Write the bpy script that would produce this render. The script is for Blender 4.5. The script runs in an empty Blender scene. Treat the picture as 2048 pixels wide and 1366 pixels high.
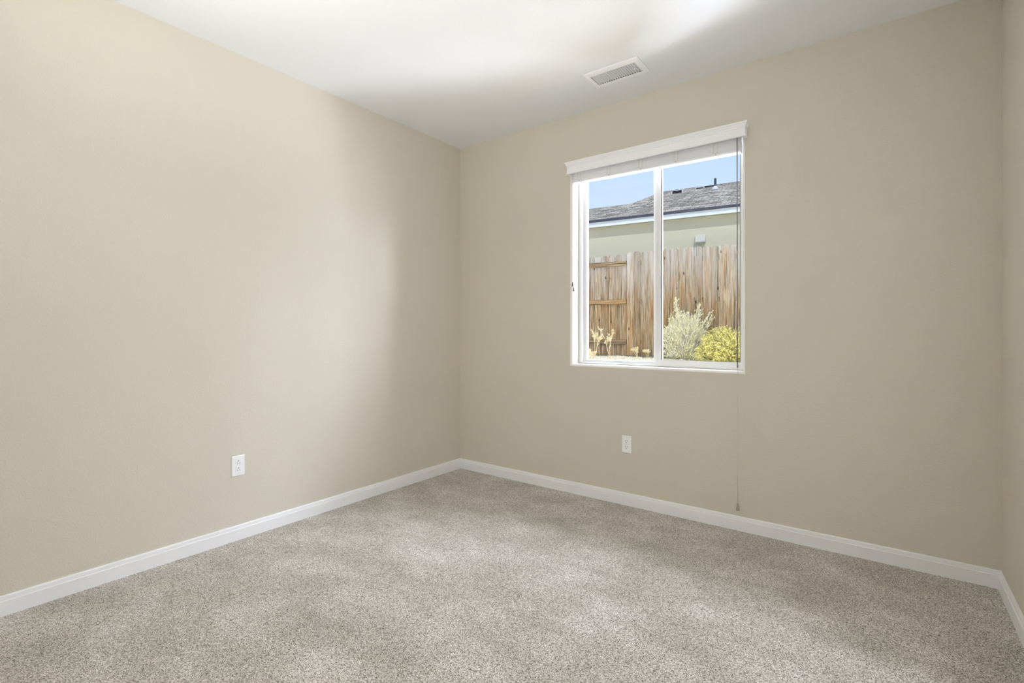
import bpy, math, random
from mathutils import Vector, Matrix

random.seed(7)
sc = bpy.context.scene
col = sc.collection
PI = math.pi

# ------------------------------------------------------------------ camera
FPX, HORIZON, CAM_Z = 994.0, 661.5, 1.1787
YAW = math.radians(36.84)
CAM = Vector((2.922, -3.157, CAM_Z))
cd = bpy.data.cameras.new('camera')
cam = bpy.data.objects.new('camera', cd); col.objects.link(cam)
cam.location = CAM
cam.rotation_euler = (PI/2, 0, YAW)
cd.sensor_width = 36.0
cd.lens = FPX/2048*36
cd.shift_y = (HORIZON-683)/2048
cd.clip_start = 0.02
sc.camera = cam

# ------------------------------------------------------------------ exposure
sc.view_settings.view_transform = 'Standard'
sc.view_settings.look = 'None'
sc.view_settings.gamma = 1
sc.view_settings.exposure = 0.0
sc.view_settings.use_curve_mapping = False
sc.cycles.max_bounces = 16
sc.cycles.diffuse_bounces = 10
sc.cycles.transparent_max_bounces = 16

def lin(r, g, b):
    f = lambda c: (c/255/12.92) if c/255 <= .04045 else ((c/255+.055)/1.055)**2.4
    return (f(r), f(g), f(b), 1)

# ------------------------------------------------------------------ sky
w = bpy.data.worlds.new('sky'); sc.world = w; w.use_nodes = True
nt = w.node_tree; bg = nt.nodes['Background']
tc = nt.nodes.new('ShaderNodeTexCoord'); sx = nt.nodes.new('ShaderNodeSeparateXYZ')
rp = nt.nodes.new('ShaderNodeValToRGB')
nt.links.new(tc.outputs['Generated'], sx.inputs[0]); nt.links.new(sx.outputs[2], rp.inputs[0])
nt.links.new(rp.outputs[0], bg.inputs[0])
e = rp.color_ramp.elements
e[0].position = 0.0; e[0].color = lin(234, 243, 253)
e[1].position = 1.0; e[1].color = lin(110, 160, 225)
a = rp.color_ramp.elements.new(0.16); a.color = lin(217, 234, 252)
a = rp.color_ramp.elements.new(0.33); a.color = lin(192, 218, 251)
bg.inputs[1].default_value = 1.1

# ------------------------------------------------------------------ sun, and added area lights for daylight and fill
def light(name, kind, loc, direction, energy, color=(1, 1, 1), **kw):
    d = bpy.data.lights.new(name, kind); d.energy = energy; d.color = color
    for k, v in kw.items(): setattr(d, k, v)
    o = bpy.data.objects.new(name, d); col.objects.link(o); o.location = loc
    o.rotation_euler = Vector(direction).to_track_quat('-Z', 'Y').to_euler()
    return o
light('sun', 'SUN', (0, -5, 10), (-.42, .55, -.72), 2.0, (1, .96, .89), angle=.009)
DAY, FILL = (1, 1.045, 1.21), (1, .985, .93)
def area(name, loc, direction, energy, tint, size, size_y, **kw):
    light(name, 'AREA', loc, direction, energy*(1.55 if tint is DAY else 1), tint, shape='RECTANGLE', size=size, size_y=size_y, **kw)
# added area lights for daylight from right and left outside the window
area('side_daylight_fill', (4.0, 1.55, 1.75), (-.84, -.54, .02), 88, DAY, 2.2, 2.0)
area('side_daylight_fill', (.15, .80, 1.55), (.85, -.52, -.1), 500, DAY, .8, 1.5)
# added area lights in place of bounce off the ground outside
area('ground_bounce_fill', (1.5, 2.9, .42), (0, -.93, .36), 85, DAY, 4.5, .7)
area('ground_bounce_fill', (3.2, .7, .3), (-.6, -.45, .65), 133, DAY, 1.0, .7)
# added area lights boosting the skylight from above the window
area('sky_fill', (1.9, 1.9, 3.7), (0, -.66, -.75), 140, DAY, 3.4, 1.6)
area('sky_fill', (3.3, .95, 2.9), (-.6, -.5, -.62), 120, DAY, 1.1, 1.1)
# added fill lights, unseen behind the camera, one thrown up to the ceiling
area('fill_uplight', (1.4, -3.2, 1.9), (-.08, .50, .86), 20.5, FILL, 1.2, 1.0, spread=2.0)
area('fill_light', (2.55, -3.65, 1.2), (-.62, .78, 0), 8.5, (1, .99, .97), .8, 1.0, spread=2.2)

# ------------------------------------------------------------------ materials
def mat(name, rgb, rough=.6, metal=0, bump=None, spec=.3):
    m = bpy.data.materials.new(name); m.use_nodes = True
    n = m.node_tree.nodes; b = n['Principled BSDF']
    b.inputs['Base Color'].default_value = lin(*rgb)
    b.inputs['Roughness'].default_value = rough
    b.inputs['Metallic'].default_value = metal
    b.inputs['Specular IOR Level'].default_value = spec
    if bump:
        scale, dist, detail = bump
        t = n.new('ShaderNodeTexCoord'); z = n.new('ShaderNodeTexNoise'); u = n.new('ShaderNodeBump')
        z.inputs['Scale'].default_value = scale; z.inputs['Detail'].default_value = detail
        u.inputs['Distance'].default_value = dist; u.inputs['Strength'].default_value = 1
        m.node_tree.links.new(t.outputs['Object'], z.inputs['Vector'])
        m.node_tree.links.new(z.outputs['Fac'], u.inputs['Height'])
        m.node_tree.links.new(u.outputs[0], b.inputs['Normal'])
    return m
def ramp(nt, fac, stops):
    r = nt.nodes.new('ShaderNodeValToRGB'); nt.links.new(fac, r.inputs[0])
    el = r.color_ramp.elements
    el[0].position, el[0].color = stops[0]; el[1].position, el[1].color = stops[-1]
    for p, c in stops[1:-1]:
        x = el.new(p); x.color = c
    return r.outputs[0]
def noise(nt, vec, scale, detail=2, rough=.5, vscale=None):
    if vscale:
        mp = nt.nodes.new('ShaderNodeMapping'); mp.inputs['Scale'].default_value = vscale
        nt.links.new(vec, mp.inputs[0]); vec = mp.outputs[0]
    z = nt.nodes.new('ShaderNodeTexNoise'); z.inputs['Scale'].default_value = scale
    z.inputs['Detail'].default_value = detail; z.inputs['Roughness'].default_value = rough
    nt.links.new(vec, z.inputs['Vector']); return z.outputs['Fac']
def mixc(nt, kind, fac, a, b):
    x = nt.nodes.new('ShaderNodeMix'); x.data_type = 'RGBA'; x.blend_type = kind
    if isinstance(fac, float): x.inputs[0].default_value = fac
    else: nt.links.new(fac, x.inputs[0])
    for i, v in ((6, a), (7, b)):
        if isinstance(v, tuple): x.inputs[i].default_value = v
        else: nt.links.new(v, x.inputs[i])
    return x.outputs[2]

M = {}
M['wall'] = mat('beige_orange_peel_paint', (214, 208, 195), .75, bump=(125, .0016, 2), spec=.25)
M['ceiling'] = mat('white_ceiling_paint', (234, 237, 242), .85, bump=(110, .0012, 2), spec=.2)
M['reveal'] = mat('white_window_return_paint', (243, 241, 236), .6, bump=(110, .001, 2))
M['trim'] = mat('white_semigloss_trim', (238, 240, 243), .35, spec=.4)
M['vinyl'] = mat('white_vinyl', (240, 241, 242), .35, spec=.4)
M['gasket'] = mat('dark_grey_gasket', (70, 72, 74), .6)
M['blind'] = mat('white_faux_wood', (246, 247, 250), .4)
M['slat'] = mat('pale_slat', (242, 244, 248), .45)
M['cord'] = mat('off_white_cord', (205, 199, 186), .8)
M['connector'] = mat('grey_plastic_connector', (150, 152, 153), .5)
M['tassel'] = mat('taupe_plastic_tassel', (178, 172, 160), .4)
M['plate'] = mat('white_plastic_plate', (244, 246, 248), .3, spec=.45)
M['dark'] = mat('dark_opening', (28, 27, 26), .8)
M['slot'] = mat('grey_slot', (104, 103, 100), .8)
M['metal'] = mat('white_enamel_metal', (243, 245, 250), .4)
M['duct'] = mat('dull_duct_metal', (70, 70, 70), .6, metal=.3)
M['stucco'] = mat('pale_stucco', (210, 205, 184), .9, bump=(80, .010, 3))
M['fascia'] = mat('white_fascia_paint', (228, 234, 240), .6)
M['drip'] = mat('charcoal_drip_edge', (62, 66, 80), .6)
M['hood'] = mat('painted_vent_hood', (196, 198, 190), .6)
M['flash'] = mat('pale_flashing', (215, 218, 225), .5)
M['pipe'] = mat('charcoal_pipe', (58, 62, 78), .6)

# glass: clear sheet with fresnel reflection
g = bpy.data.materials.new('clear_window_glass'); g.use_nodes = True; gn = g.node_tree
gn.nodes.remove(gn.nodes['Principled BSDF'])
tr = gn.nodes.new('ShaderNodeBsdfTransparent'); gl = gn.nodes.new('ShaderNodeBsdfGlossy'); gl.inputs['Roughness'].default_value = 0
tr.inputs[0].default_value = (.97, .98, .975, 1)
fr = gn.nodes.new('ShaderNodeFresnel'); fr.inputs[0].default_value = 1.15
mx = gn.nodes.new('ShaderNodeMixShader')
gn.links.new(fr.outputs[0], mx.inputs[0]); gn.links.new(tr.outputs[0], mx.inputs[1]); gn.links.new(gl.outputs[0], mx.inputs[2])
gn.links.new(mx.outputs[0], gn.nodes['Material Output'].inputs[0])
M['glass'] = g

def carpet():
    m = bpy.data.materials.new('taupe_cut_pile_carpet'); m.use_nodes = True; t = m.node_tree; n = t.nodes
    b = n['Principled BSDF']; b.inputs['Roughness'].default_value = 1; b.inputs['Specular IOR Level'].default_value = .05
    b.inputs['Sheen Weight'].default_value = .15
    tcn = n.new('ShaderNodeTexCoord').outputs['Object']
    fine = noise(t, tcn, 420, 3, .65)
    vor = n.new('ShaderNodeTexVoronoi'); vor.inputs['Scale'].default_value = 400; t.links.new(tcn, vor.inputs['Vector'])
    sp = n.new('ShaderNodeSeparateColor'); t.links.new(vor.outputs['Color'], sp.inputs[0]); tuft = sp.outputs[0]
    add = n.new('ShaderNodeMath'); add.operation = 'ADD'; t.links.new(fine, add.inputs[0]); t.links.new(tuft, add.inputs[1])
    hf = n.new('ShaderNodeMath'); hf.operation = 'MULTIPLY'; hf.inputs[1].default_value = .5; t.links.new(add.outputs[0], hf.inputs[0])
    base = ramp(t, hf.outputs[0], [(.26, lin(84, 76, 67)), (.36, lin(146, 138, 128)), (.50, lin(192, 185, 176)), (.70, lin(236, 231, 224))])
    pa = noise(t, tcn, 3.2, 4, .6, (1.0, 1.5, 1))
    patch = ramp(t, pa, [(.37, (.82, .815, .80, 1)), (.5, (.92, .92, .912, 1)), (.585, (1.0, 1.0, 1.01, 1)), (.68, (1.10, 1.10, 1.13, 1))])
    c = mixc(t, 'MULTIPLY', 1.0, base, patch)
    t.links.new(c, b.inputs['Base Color'])
    bu = n.new('ShaderNodeBump'); bu.inputs['Distance'].default_value = .003; bu.inputs['Strength'].default_value = .35
    t.links.new(hf.outputs[0], bu.inputs['Height']); t.links.new(bu.outputs[0], b.inputs['Normal'])
    return m
M['carpet'] = carpet()

def wood(hz=False):
    V = (lambda a, b, c: (c, a, b)) if hz else (lambda a, b, c: (a, b, c))
    m = bpy.data.materials.new('weathered_cedar_rail' if hz else 'weathered_cedar'); m.use_nodes = True; t = m.node_tree; n = t.nodes
    b = n['Principled BSDF']; b.inputs['Roughness'].default_value = .9; b.inputs['Specular IOR Level'].default_value = .1
    tcn = n.new('ShaderNodeTexCoord').outputs['Object']
    oi = n.new('ShaderNodeObjectInfo').outputs['Random']
    vm = n.new('ShaderNodeVectorMath'); vm.operation = 'ADD'; t.links.new(tcn, vm.inputs[0])
    cx = n.new('ShaderNodeCombineXYZ')
    mu = n.new('ShaderNodeMath'); mu.operation = 'MULTIPLY'; mu.inputs[1].default_value = 37; t.links.new(oi, mu.inputs[0])
    t.links.new(mu.outputs[0], cx.inputs[0]); t.links.new(mu.outputs[0], cx.inputs[2]); t.links.new(cx.outputs[0], vm.inputs[1])
    v = vm.outputs[0]
    grain = noise(t, v, 1, 5, .65, V(60, 60, 2.2))
    blot = noise(t, v, 1, 3, .6, V(9, 9, 1.6))
    gcol = ramp(t, grain, [(.36, lin(72, 58, 44)), (.45, lin(124, 107, 86)), (.54, lin(160, 145, 122)), (.64, lin(188, 177, 158))])
    ora = mixc(t, 'MIX', ramp(t, blot, [(.42, (0, 0, 0, 1)), (.66, (.7, .7, .7, 1))]), gcol, lin(146, 112, 70))
    # sun-bleached, greyed ends of the boards
    sz = n.new('ShaderNodeSeparateXYZ'); t.links.new(tcn, sz.inputs[0])
    mr = n.new('ShaderNodeMapRange'); mr.inputs[1].default_value = .2; mr.inputs[2].default_value = 2.0; t.links.new(sz.outputs[2], mr.inputs[0])
    ad = n.new('ShaderNodeMath'); ad.operation = 'MULTIPLY'; t.links.new(mr.outputs[0], ad.inputs[0]); t.links.new(noise(t, v, 1, 3, .5, V(12, 12, 1.2)), ad.inputs[1])
    grey = mixc(t, 'MIX', ramp(t, ad.outputs[0], [(.22, (0, 0, 0, 1)), (.62, (1, 1, 1, 1))]), ora, lin(178, 176, 176))
    # knots
    vo = n.new('ShaderNodeTexVoronoi'); mp = n.new('ShaderNodeMapping'); mp.inputs['Scale'].default_value = V(7, 7, 3)
    t.links.new(v, mp.inputs[0]); t.links.new(mp.outputs[0], vo.inputs['Vector']); vo.inputs['Scale'].default_value = 1
    kn = ramp(t, vo.outputs['Distance'], [(.06, lin(70, 48, 34)), (.13, (1, 1, 1, 1))])
    c = mixc(t, 'MULTIPLY', .85, grey, kn)
    # long drying cracks
    cr = noise(t, v, 1, 1, .4, V(75, 75, .55))
    crk = ramp(t, cr, [(.30, lin(60, 46, 40)), (.34, (1, 1, 1, 1))])
    c = mixc(t, 'MULTIPLY', .9, c, crk)
    tone = ramp(t, oi, [(0, (.66, .63, .60, 1)), (1, (.98, .96, .94, 1))])
    c = mixc(t, 'MULTIPLY', 1.0, c, tone)
    t.links.new(c, b.inputs['Base Color'])
    bu = n.new('ShaderNodeBump'); bu.inputs['Distance'].default_value = .006; t.links.new(grain, bu.inputs['Height']); t.links.new(bu.outputs[0], b.inputs['Normal'])
    return m
M['wood'] = wood(); M['rail'] = wood(True)

def shingle():
    m = bpy.data.materials.new('grey_asphalt_shingle'); m.use_nodes = True; t = m.node_tree; n = t.nodes
    b = n['Principled BSDF']; b.inputs['Roughness'].default_value = .95; b.inputs['Specular IOR Level'].default_value = .1
    tcn = n.new('ShaderNodeTexCoord').outputs['Object']
    br = n.new('ShaderNodeTexBrick')
    nd = n.new('ShaderNodeTexNoise'); nd.inputs['Scale'].default_value = 6; t.links.new(tcn, nd.inputs['Vector'])
    vm = n.new('ShaderNodeVectorMath'); vm.operation = 'MULTIPLY_ADD'; vm.inputs[1].default_value = (.10, .05, 0)
    t.links.new(nd.outputs['Color'], vm.inputs[0]); t.links.new(tcn, vm.inputs[2]); t.links.new(vm.outputs[0], br.inputs['Vector'])
    br.inputs['Scale'].default_value = 1; br.inputs['Brick Width'].default_value = .22; br.inputs['Row Height'].default_value = .115
    br.inputs['Mortar Size'].default_value = .008; br.inputs['Mortar Smooth'].default_value = .3; br.inputs['Bias'].default_value = .1
    br.inputs['Color1'].default_value = lin(230, 217, 198); br.inputs['Color2'].default_value = lin(150, 140, 128); br.inputs['Mortar'].default_value = lin(84, 80, 92)
    nz = noise(t, tcn, 9, 4, .7)
    c = mixc(t, 'MULTIPLY', 1.0, br.outputs[0], ramp(t, nz, [(.3, (.62, .60, .62, 1)), (.6, (1.1, 1.08, 1.05, 1))]))
    t.links.new(c, b.inputs['Base Color'])
    return m
M['shingle'] = shingle()

def mottled(name, c1, c2, scale, c3=None, lo=.38, hi=.62):
    m = bpy.data.materials.new(name); m.use_nodes = True; t = m.node_tree; n = t.nodes
    b = n['Principled BSDF']; b.inputs['Roughness'].default_value = .9; b.inputs['Specular IOR Level'].default_value = .1
    tcn = n.new('ShaderNodeTexCoord').outputs['Object']
    st = [(lo, lin(*c1)), (hi, lin(*c2))]
    if c3: st.insert(1, ((lo+hi)/2, lin(*c3)))
    t.links.new(ramp(t, noise(t, tcn, scale, 3), st), b.inputs['Base Color'])
    return m
M['earth'] = mottled('cream_gravel_soil', (170, 152, 120), (226, 212, 184), 22)
M['gravel'] = mottled('cream_gravel', (196, 180, 148), (240, 230, 206), 14)
M['drystem'] = mottled('straw_dry_stem', (196, 176, 132), (236, 224, 186), 10)
M['dryhead'] = mottled('straw_seed_head', (216, 198, 152), (246, 238, 206), 14)
M['sage'] = mottled('silver_green_leaf', (184, 184, 162), (246, 244, 236), 26)
M['sagestem'] = mottled('silver_stem', (196, 190, 172), (232, 228, 216), 10)
M['bloom'] = mottled('pale_yellow_bloom', (216, 210, 140), (240, 234, 184), 20)
M['yellow'] = mottled('yellow_bloom', (206, 196, 100), (236, 226, 150), 16)
M['olive'] = mottled('olive_leaf', (150, 148, 100), (206, 198, 140), 16)

# ------------------------------------------------------------------ mesh building
class MB:
    def __init__(s): s.v = []; s.f = []; s.m = []; s.sm = []
    def add(s, vs, fs, mi=0, smooth=False):
        b = len(s.v); s.v += [tuple(p) for p in vs]
        for f in fs: s.f.append(tuple(b+i for i in f)); s.m.append(mi); s.sm.append(smooth)
        return s
    def box(s, x0, x1, y0, y1, z0, z1, mi=0):
        vs = [(x, y, z) for z in (z0, z1) for y in (y0, y1) for x in (x0, x1)]
        return s.add(vs, [(0, 2, 3, 1), (4, 5, 7, 6), (0, 1, 5, 4), (2, 6, 7, 3), (0, 4, 6, 2), (1, 3, 7, 5)], mi)
    def tube(s, pts, rad, n=8, mi=0, cap=True):
        pts = [Vector(p) for p in pts]; k = len(pts); rs = rad if isinstance(rad, (list, tuple)) else [rad]*k
        vs = []
        for i, p in enumerate(pts):
            d = (pts[min(i+1, k-1)]-pts[max(i-1, 0)]).normalized()
            a = d.cross(Vector((0, 0, 1)) if abs(d.z) < .9 else Vector((1, 0, 0))).normalized(); c = d.cross(a)
            for j in range(n):
                t = 2*PI*j/n; vs.append(p+a*(rs[i]*math.cos(t))+c*(rs[i]*math.sin(t)))
        fs = [(i*n+j, i*n+(j+1) % n, (i+1)*n+(j+1) % n, (i+1)*n+j) for i in range(k-1) for j in range(n)]
        if cap: fs += [tuple(range(n-1, -1, -1)), tuple((k-1)*n+j for j in range(n))]
        return s.add(vs, fs, mi, True)
    def extrude(s, prof, a, b, fn, mi=0, smooth=False):
        """prof: closed 2-D outline; fn(p, q, t) -> 3-D point; t runs a..b"""
        n = len(prof); vs = [fn(p, q, a) for p, q in prof]+[fn(p, q, b) for p, q in prof]
        fs = [(i, (i+1) % n, n+(i+1) % n, n+i) for i in range(n)]+[tuple(range(n-1, -1, -1)), tuple(range(n, 2*n))]
        return s.add(vs, fs, mi, smooth)
    def lathe(s, prof, c, n=16, mi=0):
        vs = [(c[0]+r*math.cos(2*PI*j/n), c[1]+r*math.sin(2*PI*j/n), c[2]+z) for r, z in prof for j in range(n)]
        k = len(prof)
        fs = [(i*n+j, i*n+(j+1) % n, (i+1)*n+(j+1) % n, (i+1)*n+j) for i in range(k-1) for j in range(n)]
        fs += [tuple(range(n-1, -1, -1)), tuple((k-1)*n+j for j in range(n))]
        return s.add(vs, fs, mi, True)
    def build(s, name, mats, parent=None, mx=None, bevel=0, fix=True):
        me = bpy.data.meshes.new(name); me.from_pydata(s.v, [], s.f)
        for m in (mats if isinstance(mats, (list, tuple)) else [mats]): me.materials.append(m)
        me.polygons.foreach_set('material_index', s.m); me.polygons.foreach_set('use_smooth', s.sm)
        if fix:
            import bmesh
            bm = bmesh.new(); bm.from_mesh(me); bmesh.ops.recalc_face_normals(bm, faces=bm.faces); bm.to_mesh(me); bm.free()
        me.update()
        o = bpy.data.objects.new(name, me); col.objects.link(o)
        if parent: o.parent = parent
        if mx is not None: o.matrix_local = mx
        if bevel:
            b = o.modifiers.new('bevel', 'BEVEL'); b.width = bevel; b.segments = 2; b.limit_method = 'ANGLE'
        return o
def tag(o, label=None, cat=None, group=None, kind=None):
    for k, v in (('label', label), ('category', cat), ('group', group), ('kind', kind)):
        if v: o[k] = v
    return o
def empty(name, loc=(0, 0, 0), rz=0):
    o = bpy.data.objects.new(name, None); col.objects.link(o); o.location = loc; o.rotation_euler = (0, 0, rz); o.empty_display_size = .1
    return o
def struct(o): o['kind'] = 'structure'; return o

# ------------------------------------------------------------------ room shell
RX, RY, H = 3.35, -3.95, 2.743          # room: x 0..RX, y RY..0
OX0, OX1, OZ0, OZ1, FY = 1.100, 2.253, .937, 2.380, .105   # window opening, frame face
WT = .20
struct(MB().box(-.12, RX+.12, RY-.12, 0, -.10, 0).build('floor', M['carpet']))
struct(MB().box(-.12, 0, RY-.12, WT, -.10, H+.1).build('wall_left', M['wall']))
struct(MB().box(RX, RX+.12, RY-.12, WT, -.10, H+.1).build('wall_right', M['wall']))
struct(MB().box(0, RX, RY-.12, RY, -.10, H+.1).build('wall_rear', M['wall']))

def ring(mb, outer, inner, y, mi=0):
    (a0, a1, c0, c1), (b0, b1, d0, d1) = outer, inner
    vs = [(a0, y, c0), (a1, y, c0), (a1, y, c1), (a0, y, c1), (b0, y, d0), (b1, y, d0), (b1, y, d1), (b0, y, d1)]
    mb.add(vs, [(0, 1, 5, 4), (1, 2, 6, 5), (2, 3, 7, 6), (3, 0, 4, 7)], mi)
wb = MB(); r = .022
ring(wb, (0, RX, -.10, H+.1), (OX0-r, OX1+r, OZ0-r, OZ1+r), 0)
prof = [(r-r*math.sin(t), r-r*math.cos(t)) for t in [PI/2*i/8 for i in range(9)]]   # (offset out, depth)
for k in range(8):
    (o0, y0), (o1, y1) = prof[k], prof[k+1]
    q = lambda o, y: [(OX0-o, y, OZ0-o), (OX1+o, y, OZ0-o), (OX1+o, y, OZ1+o), (OX0-o, y, OZ1+o)]
    for i in range(4):
        j = (i+1) % 4; A, B = q(o0, y0), q(o1, y1)
        wb.add([A[i], A[j], B[j], B[i]], [(0, 1, 2, 3)], 0 if k < 2 else 1, True)
A = [(OX0, r, OZ0), (OX1, r, OZ0), (OX1, r, OZ1), (OX0, r, OZ1)]
B = [(p[0], WT, p[2]) for p in A]
for i in range(4):
    j = (i+1) % 4; wb.add([A[i], A[j], B[j], B[i]], [(0, 1, 2, 3)], 1)
ring(wb, (0, RX, -.10, H+.1), (OX0, OX1, OZ0, OZ1), WT, 2)
wb.add([(0, 0, -.1), (RX, 0, -.1), (RX, WT, -.1), (0, WT, -.1), (0, 0, H+.1), (RX, 0, H+.1), (RX, WT, H+.1), (0, WT, H+.1)], [(0, 1, 2, 3), (4, 5, 6, 7)], 0)
o = wb.build('wall_window', [M['wall'], M['reveal'], M['stucco']], fix=False)
import bmesh
bm = bmesh.new(); bm.from_mesh(o.data); bmesh.ops.remove_doubles(bm, verts=bm.verts, dist=1e-5); bmesh.ops.recalc_face_normals(bm, faces=bm.faces); bm.to_mesh(o.data); bm.free()
struct(o)

# ceiling with the hole of the air register
VX0, VX1, VY0, VY1 = 1.470, 1.764, -.424, -.293
cb = MB()
def hring(mb, outer, inner, z):
    (a0, a1, c0, c1), (b0, b1, d0, d1) = outer, inner
    vs = [(a0, c0, z), (a1, c0, z), (a1, c1, z), (a0, c1, z), (b0, d0, z), (b1, d0, z), (b1, d1, z), (b0, d1, z)]
    mb.add(vs, [(0, 1, 5, 4), (1, 2, 6, 5), (2, 3, 7, 6), (3, 0, 4, 7)])
hring(cb, (0, RX, RY, 0), (VX0, VX1, VY0, VY1), H)
for (p, q) in (((VX0, VY0), (VX1, VY0)), ((VX1, VY0), (VX1, VY1)), ((VX1, VY1), (VX0, VY1)), ((VX0, VY1), (VX0, VY0))):
    cb.add([(p[0], p[1], H), (q[0], q[1], H), (q[0], q[1], H+.10), (p[0], p[1], H+.10)], [(0, 1, 2, 3)])
hring(cb, (0, RX, RY, 0), (VX0, VX1, VY0, VY1), H+.10)
struct(cb.build('ceiling', M['ceiling']))

# baseboards: profile (depth from wall, height)
BP = [(0, -.01), (.0135, -.01), (.0135, .0605), (.0125, .0618), (.0100, .0625), (.0085, .078), (.0060, .0822), (0, .083)]
def baseboard(name, p0, p1, n):
    """runs p0->p1 on the wall, n = inward normal; mitred at both ends"""
    p0, p1, n = Vector(p0), Vector(p1), Vector(n); d = (p1-p0).normalized(); L = (p1-p0).length
    mb = MB(); vs = []
    for t in (0, 1):
        for dep, h in BP:
            base = p0+d*(dep if t == 0 else L-dep)+n*dep
            vs.append((base.x, base.y, h))
    k = len(BP)
    mb.add(vs, [(i, (i+1) % k, k+(i+1) % k, k+i) for i in range(k)]+[tuple(range(k)), tuple(range(k, 2*k))])
    struct(mb.build(name, M['trim']))
baseboard('baseboard_left', (0, RY, 0), (0, 0, 0), (1, 0, 0))
baseboard('baseboard_window', (0, 0, 0), (RX, 0, 0), (0, -1, 0))
baseboard('baseboard_right', (RX, 0, 0), (RX, RY, 0), (-1, 0, 0))
baseboard('baseboard_rear', (RX, RY, 0), (0, RY, 0), (0, 1, 0))

# ------------------------------------------------------------------ window
win = empty('window_1', (0, 0, 0)); win['kind'] = 'structure'
def frame(mb, x0, x1, z0, z1, wl, wr, wb_, wt, y0, y1):
    mb.box(x0, x0+wl, y0, y1, z0, z1); mb.box(x1-wr, x1, y0, y1, z0, z1)
    mb.box(x0+wl, x1-wr, y0, y1, z0, z0+wb_); mb.box(x0+wl, x1-wr, y0, y1, z1-wt, z1)
    return mb
E_ = .0008
fr_ = frame(MB(), OX0+E_, OX1-E_, OZ0+E_, OZ1-E_, .024, .010, .009, .02, FY, .195)
fr_.box(OX0+.024, 1.70, .128, .195, OZ0+.009, OZ0+.018)
fr_.build('window_frame', M['vinyl'], win, bevel=.0015)
fs = frame(MB(), 1.125, 1.715, .955, 2.36, .024, .053, .012, .03, .138, .170).build('fixed_sash', M['vinyl'], win, bevel=.0015)
MB().box(1.149, 1.664, .152, .156, .966, 2.331).build('glass_pane', M['glass'], fs)
ss = frame(MB(), 1.685, 2.2425, .9465, 2.36, .040, .024, .038, .036, .107, .134)
ss.box(1.694, 1.698, .1045, .107, .96, 2.34)
ss = ss.build('sliding_sash', M['vinyl'], win, bevel=.0015)
MB().box(1.725, 2.2185, .119, .123, .9845, 2.324).build('glass_pane', M['glass'], ss)
frame(MB(), OX0+.0002, OX1-.0002, OZ0+.0002, OZ1-.0002, .0022, .0015, .0022, .0015, FY-.0022, FY+.001).build('seal', mat('grey_sealant', (150, 148, 140), .8), win)
frame(MB(), 1.725, 2.2185, .9845, 2.324, .004, .003, .0015, .004, .110, .118).build('gasket', M['gasket'], ss)

# ------------------------------------------------------------------ blind
bl = empty('window_blind', (0, 0, 0))
tag(bl, 'white faux wood blind drawn up into a stack under a moulded valance above the window', 'blind')
# valance: crown profile (depth out from the wall, height)
VP = [(0, 0), (.008, -.001), (.010, .004), (.004, .007), (.003, .048), (.008, .0485), (.009, .0525), (.005, .055), (.005, .059), (.010, .0595), (.014, .064), (.016, .069), (.016, .0705), (.021, .071), (.024, .076), (.024, .082), (0, .082)]
vz, vx0, vx1, vd = 2.305, 1.096, 2.276, .055
mb = MB()
k = len(VP)
vs = []
path = [lambda o: (vx0-o, -.001), lambda o: (vx0-o, -vd-o), lambda o: (vx1+o, -vd-o), lambda o: (vx1+o, -.001)]
for pf in path:
    for o_, h in VP:
        o2 = o_*.7
        x_, y_ = pf(o2); vs.append((x_, y_, vz+h))
fs_ = []
for s_ in range(3):
    fs_ += [(s_*k+i, s_*k+(i+1) % k, (s_+1)*k+(i+1) % k, (s_+1)*k+i) for i in range(k-1)]
mb.add(vs, fs_)
# inner face a board's thickness behind, so the valance is a real board
inn = [(vx0+.008, -.001), (vx0+.008, -vd+.008), (vx1-.008, -vd+.008), (vx1-.008, -.001)]
iv = [(x_, y_, vz+h) for x_, y_ in inn for h in (0, .082)]
b0 = len(mb.v)
mb.v += iv
def F_(*ix): mb.f.append(ix); mb.m.append(0); mb.sm.append(False)
for s_ in range(3):
    F_(b0+2*s_, b0+2*s_+1, b0+2*s_+3, b0+2*s_+2)
    F_(s_*k, (s_+1)*k, b0+2*s_+2, b0+2*s_)
    F_(s_*k+k-1, (s_+1)*k+k-1, b0+2*s_+3, b0+2*s_+1)
val = mb.build('valance', M['blind'], bl)
MB().box(1.112, 2.244, -.030, .028, 2.335, 2.374).build('head_rail', M['blind'], bl, bevel=.002)
bx0, bx1 = 1.109, 2.2475
zl, zr = 2.2466, 2.2299
NS = 22
def skew_box(x0, x1, y0, y1, zA, zB, t):
    mb = MB(); mb.add([(x0, y0, zA), (x1, y0, zB), (x1, y1, zB), (x0, y1, zA), (x0, y0, zA+t), (x1, y0, zB+t), (x1, y1, zB+t), (x0, y1, zA+t)],
                      [(0, 3, 2, 1), (4, 5, 6, 7), (0, 1, 5, 4), (1, 2, 6, 5), (2, 3, 7, 6), (3, 0, 4, 7)]); return mb
skew_box(bx0, bx1, -.021, .030, zl, zr, .013).build('bottom_rail', M['blind'], bl, bevel=.002)
for i in range(NS):
    f_ = i/(NS-1)
    za = zl+.0142+f_*(2.330-zl-.0142); zb = zr+.0142+f_*(2.328-zr-.0142)
    j = random.uniform(-.0015, .0015); jx = random.uniform(-.0012, .0012)
    skew_box(bx0+.001+jx, bx1-.002+jx, -.0185+j, .0300+j, za, zb, .0030).build('slat', M['slat'], bl)
zat = lambda x: zl+(zr-zl)*(x-bx0)/(bx1-bx0)
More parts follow.
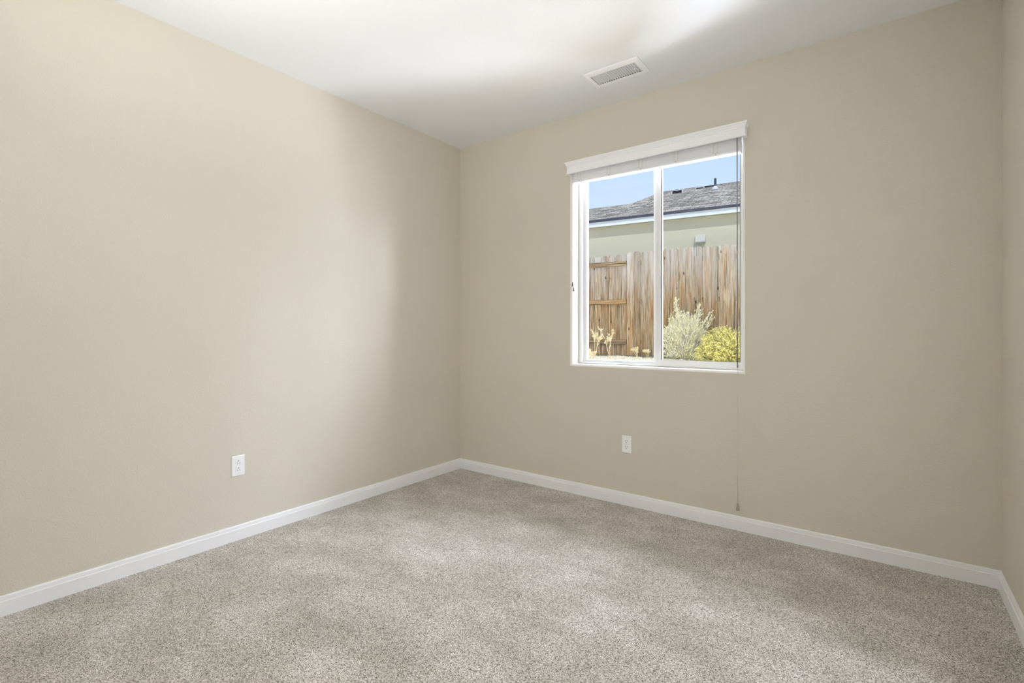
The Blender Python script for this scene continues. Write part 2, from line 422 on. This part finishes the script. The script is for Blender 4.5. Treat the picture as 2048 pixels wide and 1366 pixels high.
for x_ in (1.176, 1.405, 1.635, 1.868, 2.108):
    mb = MB(); z0 = zat(x_)
    for dx in (-.012, .012):
        pts = [(x_+dx*.25, -.022, z0+.012)]
        zz = z0+.014; s_ = 1
        while zz < 2.325:
            pts.append((x_+dx+s_*.004, -.0235-random.uniform(0, .003), zz)); zz += .006; s_ = -s_
        mb.tube(pts, .0008, 5)
    mb.tube([(x_-.004, -.0225, z0+.014), (x_+.002, -.0235, z0+.004), (x_+.002, -.018, z0-.001), (x_+.004, .010, z0-.001)], .0012, 5)
    mb.lathe([(.0035, -.003), (.0045, -.0022), (.0045, 0)], (x_+.012, -.010, z0), 10)
    lp = [(x_+.012+.006*math.cos(t), .018+.002*math.sin(2*t), z0-.007+.007*math.sin(t)) for t in [2*PI*i/12 for i in range(13)]]
    mb.tube(lp, .0008, 5)
    mb.build('ladder_cord', M['cord'], bl)
# lift cord on the right with connector and tassel
cx_, cy_ = 2.2325, -.030
lc = MB(); uc = MB()
for dx, dy in ((-.0022, 0), (.0016, .001), (0, -.002)):
    uc.tube([(cx_+dx-.002, cy_+dy, 2.335), (cx_+dx-.0008, cy_+dy, 1.7), (cx_+dx, cy_+dy, .985)], .0010, 6)
lc.tube([(cx_, cy_, .965), (cx_+.001, cy_, .5), (cx_+.001, cy_, .160)], .0011, 6)
lc = lc.build('lift_cord', M['cord'], bl)
uc.build('upper_cord', mat('backlit_grey_cord', (138, 138, 142), .8), lc)  # greyer copy of the cord, its backlit look painted into the colour
MB().lathe([(.0036, 0), (.0046, .002), (.0046, .026), (.0036, .028)], (cx_, cy_, .961), 12).build('connector', M['connector'], lc)
TP = [(.0042, 0), (.0070, .001), (.0092, .005), (.0098, .012), (.0085, .022), (.0062, .031), (.0048, .036), (.0056, .038), (.0056, .041), (.0030, .042)]
MB().lathe(TP, (cx_+.001, cy_, .123), 16).build('tassel', M['tassel'], lc)
for x_, zb_ in ((1.122, 1.496), (1.131, 1.461)):
    tcd = MB().tube([(x_-.001, -.026, 2.335), (x_, -.026, 1.9), (x_, -.026, zb_+.034)], .0008, 6).build('tilt_cord', M['cord'], bl)
    MB().lathe([(r_*.62, z_*.8) for r_, z_ in TP], (x_, -.026, zb_), 14).build('tassel', mat('grey_tassel', (128, 124, 114), .5), tcd)

# ------------------------------------------------------------------ outlets
def outlet(loc, rz, flip, label):
    root = empty('electrical_outlet', loc, rz); root.rotation_euler = (0, PI if flip else 0, rz)
    tag(root, label, 'outlet', 'duplex wall outlets')
    # local: x right along the wall, y = 0 wall, -y into the room
    p = MB(); w_, h_ = .0355, .0572
    lev = [(1, 0), (1, .0018), (.96, .0042), (.90, .0055)]
    vs = [(sx_*w_*(1-(1-a_)*1.0), -d_, sz_*(h_-(1-a_)*w_)) for a_, d_ in lev for sx_, sz_ in ((-1, -1), (1, -1), (1, 1), (-1, 1))]
    p.add(vs, [(i*4+j, i*4+(j+1) % 4, i*4+4+(j+1) % 4, i*4+4+j) for i in range(3) for j in range(4)]+[(12, 13, 14, 15), (3, 2, 1, 0)])
    p.build('cover_plate', M['plate'], root)
    for s_ in (-1, 1):
        cz_ = s_*.0195
        out = []
        for i in range(28):
            t = 2*PI*i/28; out.append((.0172*math.cos(t), max(-.0140, min(.0140, .0172*math.sin(t)))))
        rcp = MB().extrude(out, -.0035, -.0072, lambda a_, b_, t: (a_, t, cz_+b_)).build('receptacle', M['plate'], root)
        for xx, hh in ((-.0064, .0046), (.0064, .0038)):
            MB().box(xx-.0011, xx+.0011, -.00745, -.0066, cz_+.0035-hh+.001, cz_+.0035+hh+.001).build('slot', M['slot'], rcp)
        gh = [(.0026*math.cos(t), .0026*math.sin(t)) for t in [2*PI*i/14 for i in range(14)]]
        MB().extrude(gh, -.0066, -.00750, lambda a_, b_, t: (a_, t, cz_-.0078+b_)).build('ground_hole', M['dark'], rcp)
    sc_ = [(.0028*math.cos(t), .0028*math.sin(t)) for t in [2*PI*i/14 for i in range(14)]]
    MB().extrude(sc_, -.005, -.0068, lambda a_, b_, t: (a_, t, b_)).build('screw', M['metal'], root)
outlet((1.528, -.0005, .411), 0, False, 'white duplex outlet low on the wall below the window, ground holes below the slots')
outlet((.0005, -1.838, .417), PI/2, True, 'white duplex outlet low on the long left wall, upside down with ground holes on top')

# ------------------------------------------------------------------ ceiling register
vr = empty('ceiling_vent', (0, 0, 0))
tag(vr, 'white rectangular air register with slanted louvres in the ceiling near the window wall', 'air vent')
ox0, ox1, oy0, oy1 = 1.443, 1.797, -.470, -.262
fm = MB(); levels = [(0, H-.0005), (.002, H-.005), (.012, H-.0075), (.026, H-.0075)]
rects = [(ox0+a_, ox1-a_, oy0+a_, oy1-a_, z_) for a_, z_ in levels]+[(VX0+.003, VX1-.003, VY0+.003, VY1-.003, H-.0062), (VX0+.003, VX1-.003, VY0+.003, VY1-.003, H-.002)]
vs = []
for (a0, a1, c0, c1, z_) in rects: vs += [(a0, c0, z_), (a1, c0, z_), (a1, c1, z_), (a0, c1, z_)]
fm.add(vs, [(i*4+j, i*4+(j+1) % 4, i*4+4+(j+1) % 4, i*4+4+j) for i in range(len(rects)-1) for j in range(4)])
fm.build('vent_frame', M['metal'], vr)
for x_ in (ox0+.013, ox1-.013):
    MB().lathe([(.0035, -.0022), (.0040, 0)], (x_, (oy0+oy1)/2, H-.0075), 12).build('screw', M['metal'], vr)
NL = 19
for i in range(NL):
    xc = VX0+.010+(VX1-VX0-.020)*i/(NL-1)
    an = math.radians(38)
    dx, dz = .0052*math.sin(an), .0052*math.cos(an)
    sg = 1
    mb = MB(); th = .0006
    mb.add([(xc-dx-th, VY0+.004, H-.004), (xc-dx+th, VY0+.004, H-.004), (xc+dx+th, VY0+.004, H-.004+2*dz), (xc+dx-th, VY0+.004, H-.004+2*dz),
            (xc-dx-th, VY1-.004, H-.004), (xc-dx+th, VY1-.004, H-.004), (xc+dx+th, VY1-.004, H-.004+2*dz), (xc+dx-th, VY1-.004, H-.004+2*dz)],
           [(0, 1, 2, 3), (4, 7, 6, 5), (0, 4, 5, 1), (1, 5, 6, 2), (2, 6, 7, 3), (3, 7, 4, 0)])
    mb.build('louvre', M['metal'], vr)
mb = MB()
mb.box(VX0+.001, VX1-.001, VY0+.001, VY1-.001, H+.07, H+.075)
mb.box(VX0+.0005, VX0+.003, VY0+.001, VY1-.001, H-.002, H+.07); mb.box(VX1-.003, VX1-.0005, VY0+.001, VY1-.001, H-.002, H+.07)
mb.box(VX0+.003, VX1-.003, VY0+.0005, VY0+.003, H-.002, H+.07); mb.box(VX0+.003, VX1-.003, VY1-.003, VY1-.0005, H-.002, H+.07)
mb.build('damper', M['duct'], vr)
MB().box(VX1-.030, VX1-.026, -.362, -.356, H-.016, H+.012).build('damper_lever', M['metal'], vr)

# ------------------------------------------------------------------ outdoors
FP = Vector((.199, 6.26, 0)); U = Vector((.991, .133, 0)).normalized(); N = Vector((U.y, -U.x, 0))   # fence line, N towards the room
YR = math.atan2(U.y, U.x)
def fpt(s, n=0, z=0): return FP+U*s+N*n+Vector((0, 0, z))
GZ = .665
def gh(x, y):
    d = (Vector((x, y, 0))-FP).dot(N)      # distance in front of the fence
    if d < 1.3: h = GZ
    else:
        t = min(1, (d-1.3)/3.2); t = t*t*(3-2*t); h = GZ-(GZ+.15)*t
    return h+.012*math.sin(3.1*x+1.7*y)*math.sin(2.3*x-1.1*y)
gb = MB(); nx, ny = 70, 90
xs = [-8+20*i/nx for i in range(nx+1)]; ys = [.21+17*j/ny for j in range(ny+1)]
gb.add([(x_, y_, gh(x_, y_)) for y_ in ys for x_ in xs], [(j*(nx+1)+i, j*(nx+1)+i+1, (j+1)*(nx+1)+i+1, (j+1)*(nx+1)+i) for j in range(ny) for i in range(nx)], 0, True)
struct(gb.build('ground', M['earth']))
# loose gravel along the fence
pb = MB()
for i in range(5200):
    s_ = random.uniform(-3.6, 1.6); n_ = random.uniform(.03, 1.5)
    p = fpt(s_, n_); r_ = random.uniform(.012, .032)
    z_ = gh(p.x, p.y)+r_*.25
    vs = []
    for (a_, b_, c_) in ((1, 0, 0), (-1, 0, 0), (0, 1, 0), (0, -1, 0), (0, 0, 1), (0, 0, -1)):
        q_ = r_*random.uniform(.7, 1.3); vs.append((p.x+a_*q_, p.y+b_*q_, z_+c_*q_*.6))
    pb.add(vs, [(0, 2, 4), (2, 1, 4), (1, 3, 4), (3, 0, 4), (2, 0, 5), (1, 2, 5), (3, 1, 5), (0, 3, 5)])
tag(pb.build('gravel', M['gravel'], fix=False), 'cream gravel covering the ground at the foot of the wooden fence', 'gravel', kind='stuff')

# fence: two sections, local x along U, local y away from the room, z up from the board foot
FZ = .69; FH = 2.04
def picket(parent, x, w_, y, h, tilt=0, foot=0):
    c = .020; prof = [(0, foot), (w_, foot), (w_, h-.045), (w_-.006, h-.028), (w_-c, h-.010), (w_-.036, h), (.036, h), (c, h-.010), (.006, h-.028), (0, h-.045)]
    o = MB().extrude(prof, 0, .016, lambda a_, b_, t: (a_, t, b_)).build('picket', M['wood'], parent)
    o.location = (x, y, 0); o.rotation_euler = (0, tilt, 0)
    return o
def fence(name, s0, s1, front, label, drop):
    root = empty('wooden_fence', fpt(s0, 0, FZ), YR); tag(root, label, 'fence')
    L = s1-s0; x = 0
    yb = 0 if front else .075
    while x < L-.01:
        w_ = min(.138+random.uniform(-.003, .004), L-x)
        picket(root, x+.002, w_-.003, yb+random.uniform(0, .012), FH-drop+random.uniform(-.012, .012), random.uniform(-.0025, .0025))
        x += w_+random.choice((.001, .002, .003, .004))
    for zc in (.27, 1.07, 1.83):
        if front: MB().box(0, L, .029, .067, zc-.045, zc+.045).build('rail', M['rail'], root)
        else:
            o = MB().box(0, L-.01, yb-.040, yb-.001, -.045, .045).build('rail', M['rail'], root, bevel=.004); o.location = (0, 0, zc)
    return root
SB = -1.373
fr1 = fence('f', SB, 3.3, True, 'weathered wooden fence section with flush pickets, behind the bushes', 0)
fr2 = fence('f', -4.6, SB-.002, False, 'weathered wooden fence section at left with three exposed horizontal rails', .03)

# neighbour's house: local x along U, y away from the room, z up
HG = .66
ZF = 11.4                                    # view depth of the fascia at pixel column 1400
R_ = Vector((math.cos(YAW), math.sin(YAW), 0)); F3 = Vector((-math.sin(YAW), math.cos(YAW), 0))
P_ = CAM+(F3+R_*((1400-1024)/FPX))*ZF
DF = -((P_-FP).dot(N))                      # distance of the fascia behind the fence
hs = empty('neighbour_house', fpt(0, -DF, 0), YR)
tag(hs, "single storey stucco house with grey shingle roof behind the wooden fence", 'house')
eb = CAM_Z+(HORIZON-432.0)/FPX*ZF           # fascia bottom
OV = .20
def hp(px, py, plane='roof', yv=0):          # pixel -> house-local point on the roof plane, or on a vertical plane y = yv
    d = F3+R_*((px-1024)/FPX)+Vector((0, 0, (HORIZON-py)/FPX))
    o3 = hs.location; c = CAM-Vector(o3)
    lx = Vector((c.dot(U), -c.dot(N), c.z)); ld = Vector((d.dot(U), -d.dot(N), d.z))
    if plane == 'roof':   # z = ez + tan*y
        t = (ez+TAN*lx.y-lx.z)/(ld.z-TAN*ld.y)
    else: t = (yv-lx.y)/ld.y
    return lx+ld*t
TAN = 5/12; ez = eb+.175
MB().box(-9, 9, OV, OV+6, HG-.8, eb+.05).build('house_wall', M['stucco'], hs)
MB().box(-9.3, 9.3, 0, .022, eb, eb+.135).build('fascia', M['fascia'], hs)
MB().box(-9.3, 9.3, -.052, .02, eb+.118, eb+.172).build('drip_edge', M['drip'], hs)
MB().box(-9.3, 9.3, .023, OV, eb+.02, eb+.035).build('soffit', M['stucco'], hs)
# roof
rdg1, rdg2 = hp(1478.5, 364.3), hp(1325, 383.0); hip = hp(1264, 408.0)
ry, ly = (rdg1.y+rdg2.y)/2, hip.y
rz = lambda y: ez+TAN*y
slope = Matrix.Translation((0, 0, ez)) @ Matrix.Rotation(math.atan(TAN), 4, 'X')
sl = lambda x, y: (x, y/math.cos(math.atan(TAN)))
top = [(-9.3, -.04), (9.3, -.04), (9.3, ry), (rdg2.x, ry), (hip.x, ly), (-9.3, ly)]
vs = [(*sl(x, y), 0) for x, y in top]+[(*sl(x, y), -.02) for x, y in top]
rf = MB().add(vs, [tuple(range(6)), tuple(range(11, 5, -1))]+[(i, (i+1) % 6, 6+(i+1) % 6, 6+i) for i in range(6)])
rf.build('roof', M['shingle'], hs, slope)
# rear slopes close the roof behind the ridges
bk = MB()
bk.add([(rdg2.x, ry, rz(ry)), (9.3, ry, rz(ry)), (9.3, 2*ry, ez), (rdg2.x-ry, 2*ry, ez), (hip.x, ly, rz(ly)), (-9.3, ly, rz(ly)), (-9.3, 2*ly, ez), (hip.x-ly*.2, 2*ly, ez)],
       [(0, 1, 2, 3), (0, 3, 4), (4, 5, 6, 7)])
bk.build('rear_roof', M['shingle'], hs, fix=False)
# ridge caps
rc = MB()
def cap(a, b):
    a, b = Vector(a), Vector(b); d = (b-a); L = d.length; k_ = int(L/.15)
    for i in range(k_):
        p = a+d*(i/k_); q = a+d*((i+1.15)/k_); lift = .012
        sd = Vector((0, .12, -.05)) if abs(d.normalized().x) > .9 else Vector((.08, .08, -.05))
        rc.add([p+Vector((0, 0, lift*.3)), q+Vector((0, 0, lift)), q-Vector((sd.x, sd.y, -sd.z)), p-Vector((sd.x, sd.y, -sd.z)), q+sd, p+sd], [(0, 1, 2, 3), (0, 5, 4, 1)])
cap((rdg2.x, ry, rz(ry)+.004), (9, ry, rz(ry)+.004)); cap((hip.x, ly, rz(ly)+.004), (rdg2.x, ry, rz(ry)+.004)); cap((-9, ly, rz(ly)+.004), (hip.x, ly, rz(ly)+.004))
rc.build('ridge_cap', M['shingle'], hs, fix=False)
# box vents and pipe
def roof_box(px, py, w_, h_, dep):
    c = hp(px, py); x0 = c.x-w_/2
    z0 = rz(c.y)
    mb = MB()
    mb.extrude([(c.y, z0-.02), (c.y, z0+h_), (c.y+dep, z0+h_*1.0+TAN*dep*.6), (c.y+dep, z0+TAN*dep-.03)], x0, x0+w_, lambda a_, b_, t: (t, a_, b_))
    o = mb.build('roof_vent', M['flash'], hs)
    MB().box(x0+.02, x0+w_-.02, c.y-.004, c.y+.01, z0+.005, z0+h_-.015).build('vent_mouth', M['dark'], o)
roof_box(1354, 387.0, .30, .10, .30)
roof_box(1399.5, 377.5, .24, .05, .3)
roof_box(1418, 374.5, .34, .06, .25)
pc = hp(1430.5, 378.0)
pp = MB().tube([(pc.x, pc.y, rz(pc.y)-.05), (pc.x, pc.y, rz(pc.y)+.29)], .032, 12).build('vent_pipe', M['pipe'], hs)
MB().lathe([(.11, 0), (.075, .04), (.045, .10), (.034, .11)], (pc.x, pc.y, rz(pc.y)-.03), 14).build('pipe_flashing', M['flash'], pp)
# dryer hood on the wall
q1, q2 = hp(1391.5, 486.5, 'v', OV-.01), hp(1411.5, 469.5, 'v', OV-.01)
hd = MB(); x0, x1, z0, z1 = q1.x, q2.x, q1.z, q2.z
hd.extrude([(OV, z0), (OV-.11, z0), (OV-.11, z0+.03), (OV-.03, z1), (OV, z1)], x0, x1, lambda a_, b_, t: (t, a_, b_))
hd.build('wall_vent_hood', M['hood'], hs)

# ------------------------------------------------------------------ plants
def dirn(az, el): return Vector((math.cos(az)*math.cos(el), math.sin(az)*math.cos(el), math.sin(el)))
def blade(mb, p, d, L, w_, mi=0):
    s_ = d.cross(Vector((random.uniform(-1, 1), random.uniform(-1, 1), random.uniform(-1, 1)))).normalized()*w_
    t_ = d.cross(s_).normalized()*w_
    q = p+d*L
    mb.add([p+s_, p-s_*.5+t_*.8, p-s_*.5-t_*.8, q], [(0, 1, 3), (1, 2, 3), (2, 0, 3)], mi)
def blob(mb, p, r_, mi=0):
    vs = [p+Vector(v_)*r_*random.uniform(.7, 1.25) for v_ in ((1, 0, 0), (-1, 0, 0), (0, 1, 0), (0, -1, 0), (0, 0, 1), (0, 0, -1))]
    mb.add(vs, [(0, 2, 4), (2, 1, 4), (1, 3, 4), (3, 0, 4), (2, 0, 5), (1, 2, 5), (3, 1, 5), (0, 3, 5)], mi)
def vdepth(px, Z, z): 
    p = CAM+(F3+R_*((px-1024)/FPX))*Z; return Vector((p.x, p.y, z))
def bush(name, base, rx, h, shoots, label, mats, sparse=False, stray=0, seed=1, lean=0):
    random.seed(seed)
    root = empty(name, base); tag(root, label, 'bush')
    st, lf = MB(), MB()
    for i in range(shoots+stray):
        far = i >= shoots
        az = random.uniform(0, 2*PI); el = math.asin(random.uniform(.06, 1)**.8)
        if far: az = random.gauss(YAW, .25)+(PI if i % 4 == 0 else 0); el = random.uniform(.62, 1.15) if i % 4 else 1.3
        rr = 1.0 if not far else 1.38
        rr *= random.uniform(.80, 1.05)
        d = dirn(az, el)
        tip = Vector((d.x*rx*rr+lean*d.z, d.y*rx*rr, max(.03, d.z*h*rr)))
        b_ = Vector((d.x*rx*.3, d.y*rx*.3, 0))
        mid = b_.lerp(tip, .5)+Vector((0, 0, .05*h))+Vector([random.uniform(-.03, .03) for _ in range(3)])
        st.tube([b_, mid, tip], [.006, .004, .002], 4, cap=False)
        dd = (tip-mid).normalized()
        for k_ in range(7 if not far else 9):            # branchlets fan out near the tip
            q = (mid.lerp(tip, random.uniform(.35, 1)) if k_ > 1 or far else b_.lerp(mid, random.uniform(.1, 1))); bd = (dd+Vector([random.uniform(-.55, .55) for _ in range(3)])).normalized()
            L = random.uniform(.05, .12)*(1 if not far else .8)
            st.tube([q, q+bd*L], [.0022, .0012], 3, cap=False)
            for m_ in range(7):
                blade(lf, q+bd*L*random.uniform(.2, 1), (bd+Vector([random.uniform(-.6, .6) for _ in range(3)])).normalized(), random.uniform(.02, .045), .0022, 0)
            for m_ in range(3 if not sparse else 2):
                blob(lf, q+bd*(L+random.uniform(-.01, .012))+Vector([random.uniform(-.012, .012) for _ in range(3)]), random.uniform(.004, .009), 1)
    st.build('stem', mats[0], root, fix=False); tag(lf.build('foliage', [mats[1], mats[2]], root, fix=False), kind='stuff')
    return root
def gbase(px, Z):
    p = vdepth(px, Z, 0); p.z = gh(p.x, p.y); return p
b1 = gbase(1368, 8.75); b2 = gbase(1453, 7.9)
bush('rabbitbrush', b1, .42, .84, 330, 'large silvery green bush with long pale stems leaning against the fence outside', [M['sagestem'], M['sage'], M['bloom']], stray=14, seed=3)
bush('rabbitbrush', b2, .44, .53, 420, 'low rounded bush covered in yellow blossom, right of the silvery bush', [M['olive'], M['olive'], M['yellow']], seed=5)

def weed(px, Z, h, n, label, seed, grp=None, spread=.12):
    random.seed(seed)
    root = empty('dry_weed', gbase(px, Z)); tag(root, label, 'weed', grp)
    st, hd_ = MB(), MB()
    def grow(p, d, L, r_, lev):
        q = p+d*L; m_ = p.lerp(q, .5)+Vector([random.uniform(-.02, .02)*L*3 for _ in range(3)])
        st.tube([p, m_, q], [r_, r_*.8, r_*.6], 4, cap=False)
        if lev == 0:
            for _ in range(4): blob(hd_, q+Vector([random.uniform(-.014, .014) for _ in range(3)]), random.uniform(.003, .0065))
            return
        for _ in range(random.randint(3, 5)):
            nd = (d+Vector([random.uniform(-.7, .7), random.uniform(-.7, .7), random.uniform(0, .35)])).normalized()
            s_ = random.uniform(.5, 1); grow(p.lerp(q, s_), nd, L*random.uniform(.28, .5), r_*.62, lev-1)
    for i in range(n):
        d = Vector((random.uniform(-spread, spread)*2, random.uniform(-spread, spread)*2, 1)).normalized()
        grow(Vector((random.uniform(-.03, .03), random.uniform(-.03, .03), 0)), d, h*.62, .006, 3)
    st.build('stem', M['drystem'], root, fix=False); tag(hd_.build('seed_head', M['dryhead'], root, fix=False), kind='stuff')
weed(1187, 9.0, .58, 2, 'tall dry straw coloured weed at the far left edge of the window view', 11)
weed(1221, 9.0, .60, 2, 'tall dry branching weed growing before the right end of the railed fence section', 12)
weed(1275, 9.35, .24, 4, 'small dry weed at the foot of the fence just left of the mullion', 13, spread=.3)
weed(1293, 9.4, .20, 4, 'small dry weed at the fence foot, touching the left side of the mullion', 14, spread=.35)
weed(1180, 8.7, .22, 4, 'short dry weed low in the bottom left corner of the window view', 15, spread=.4)
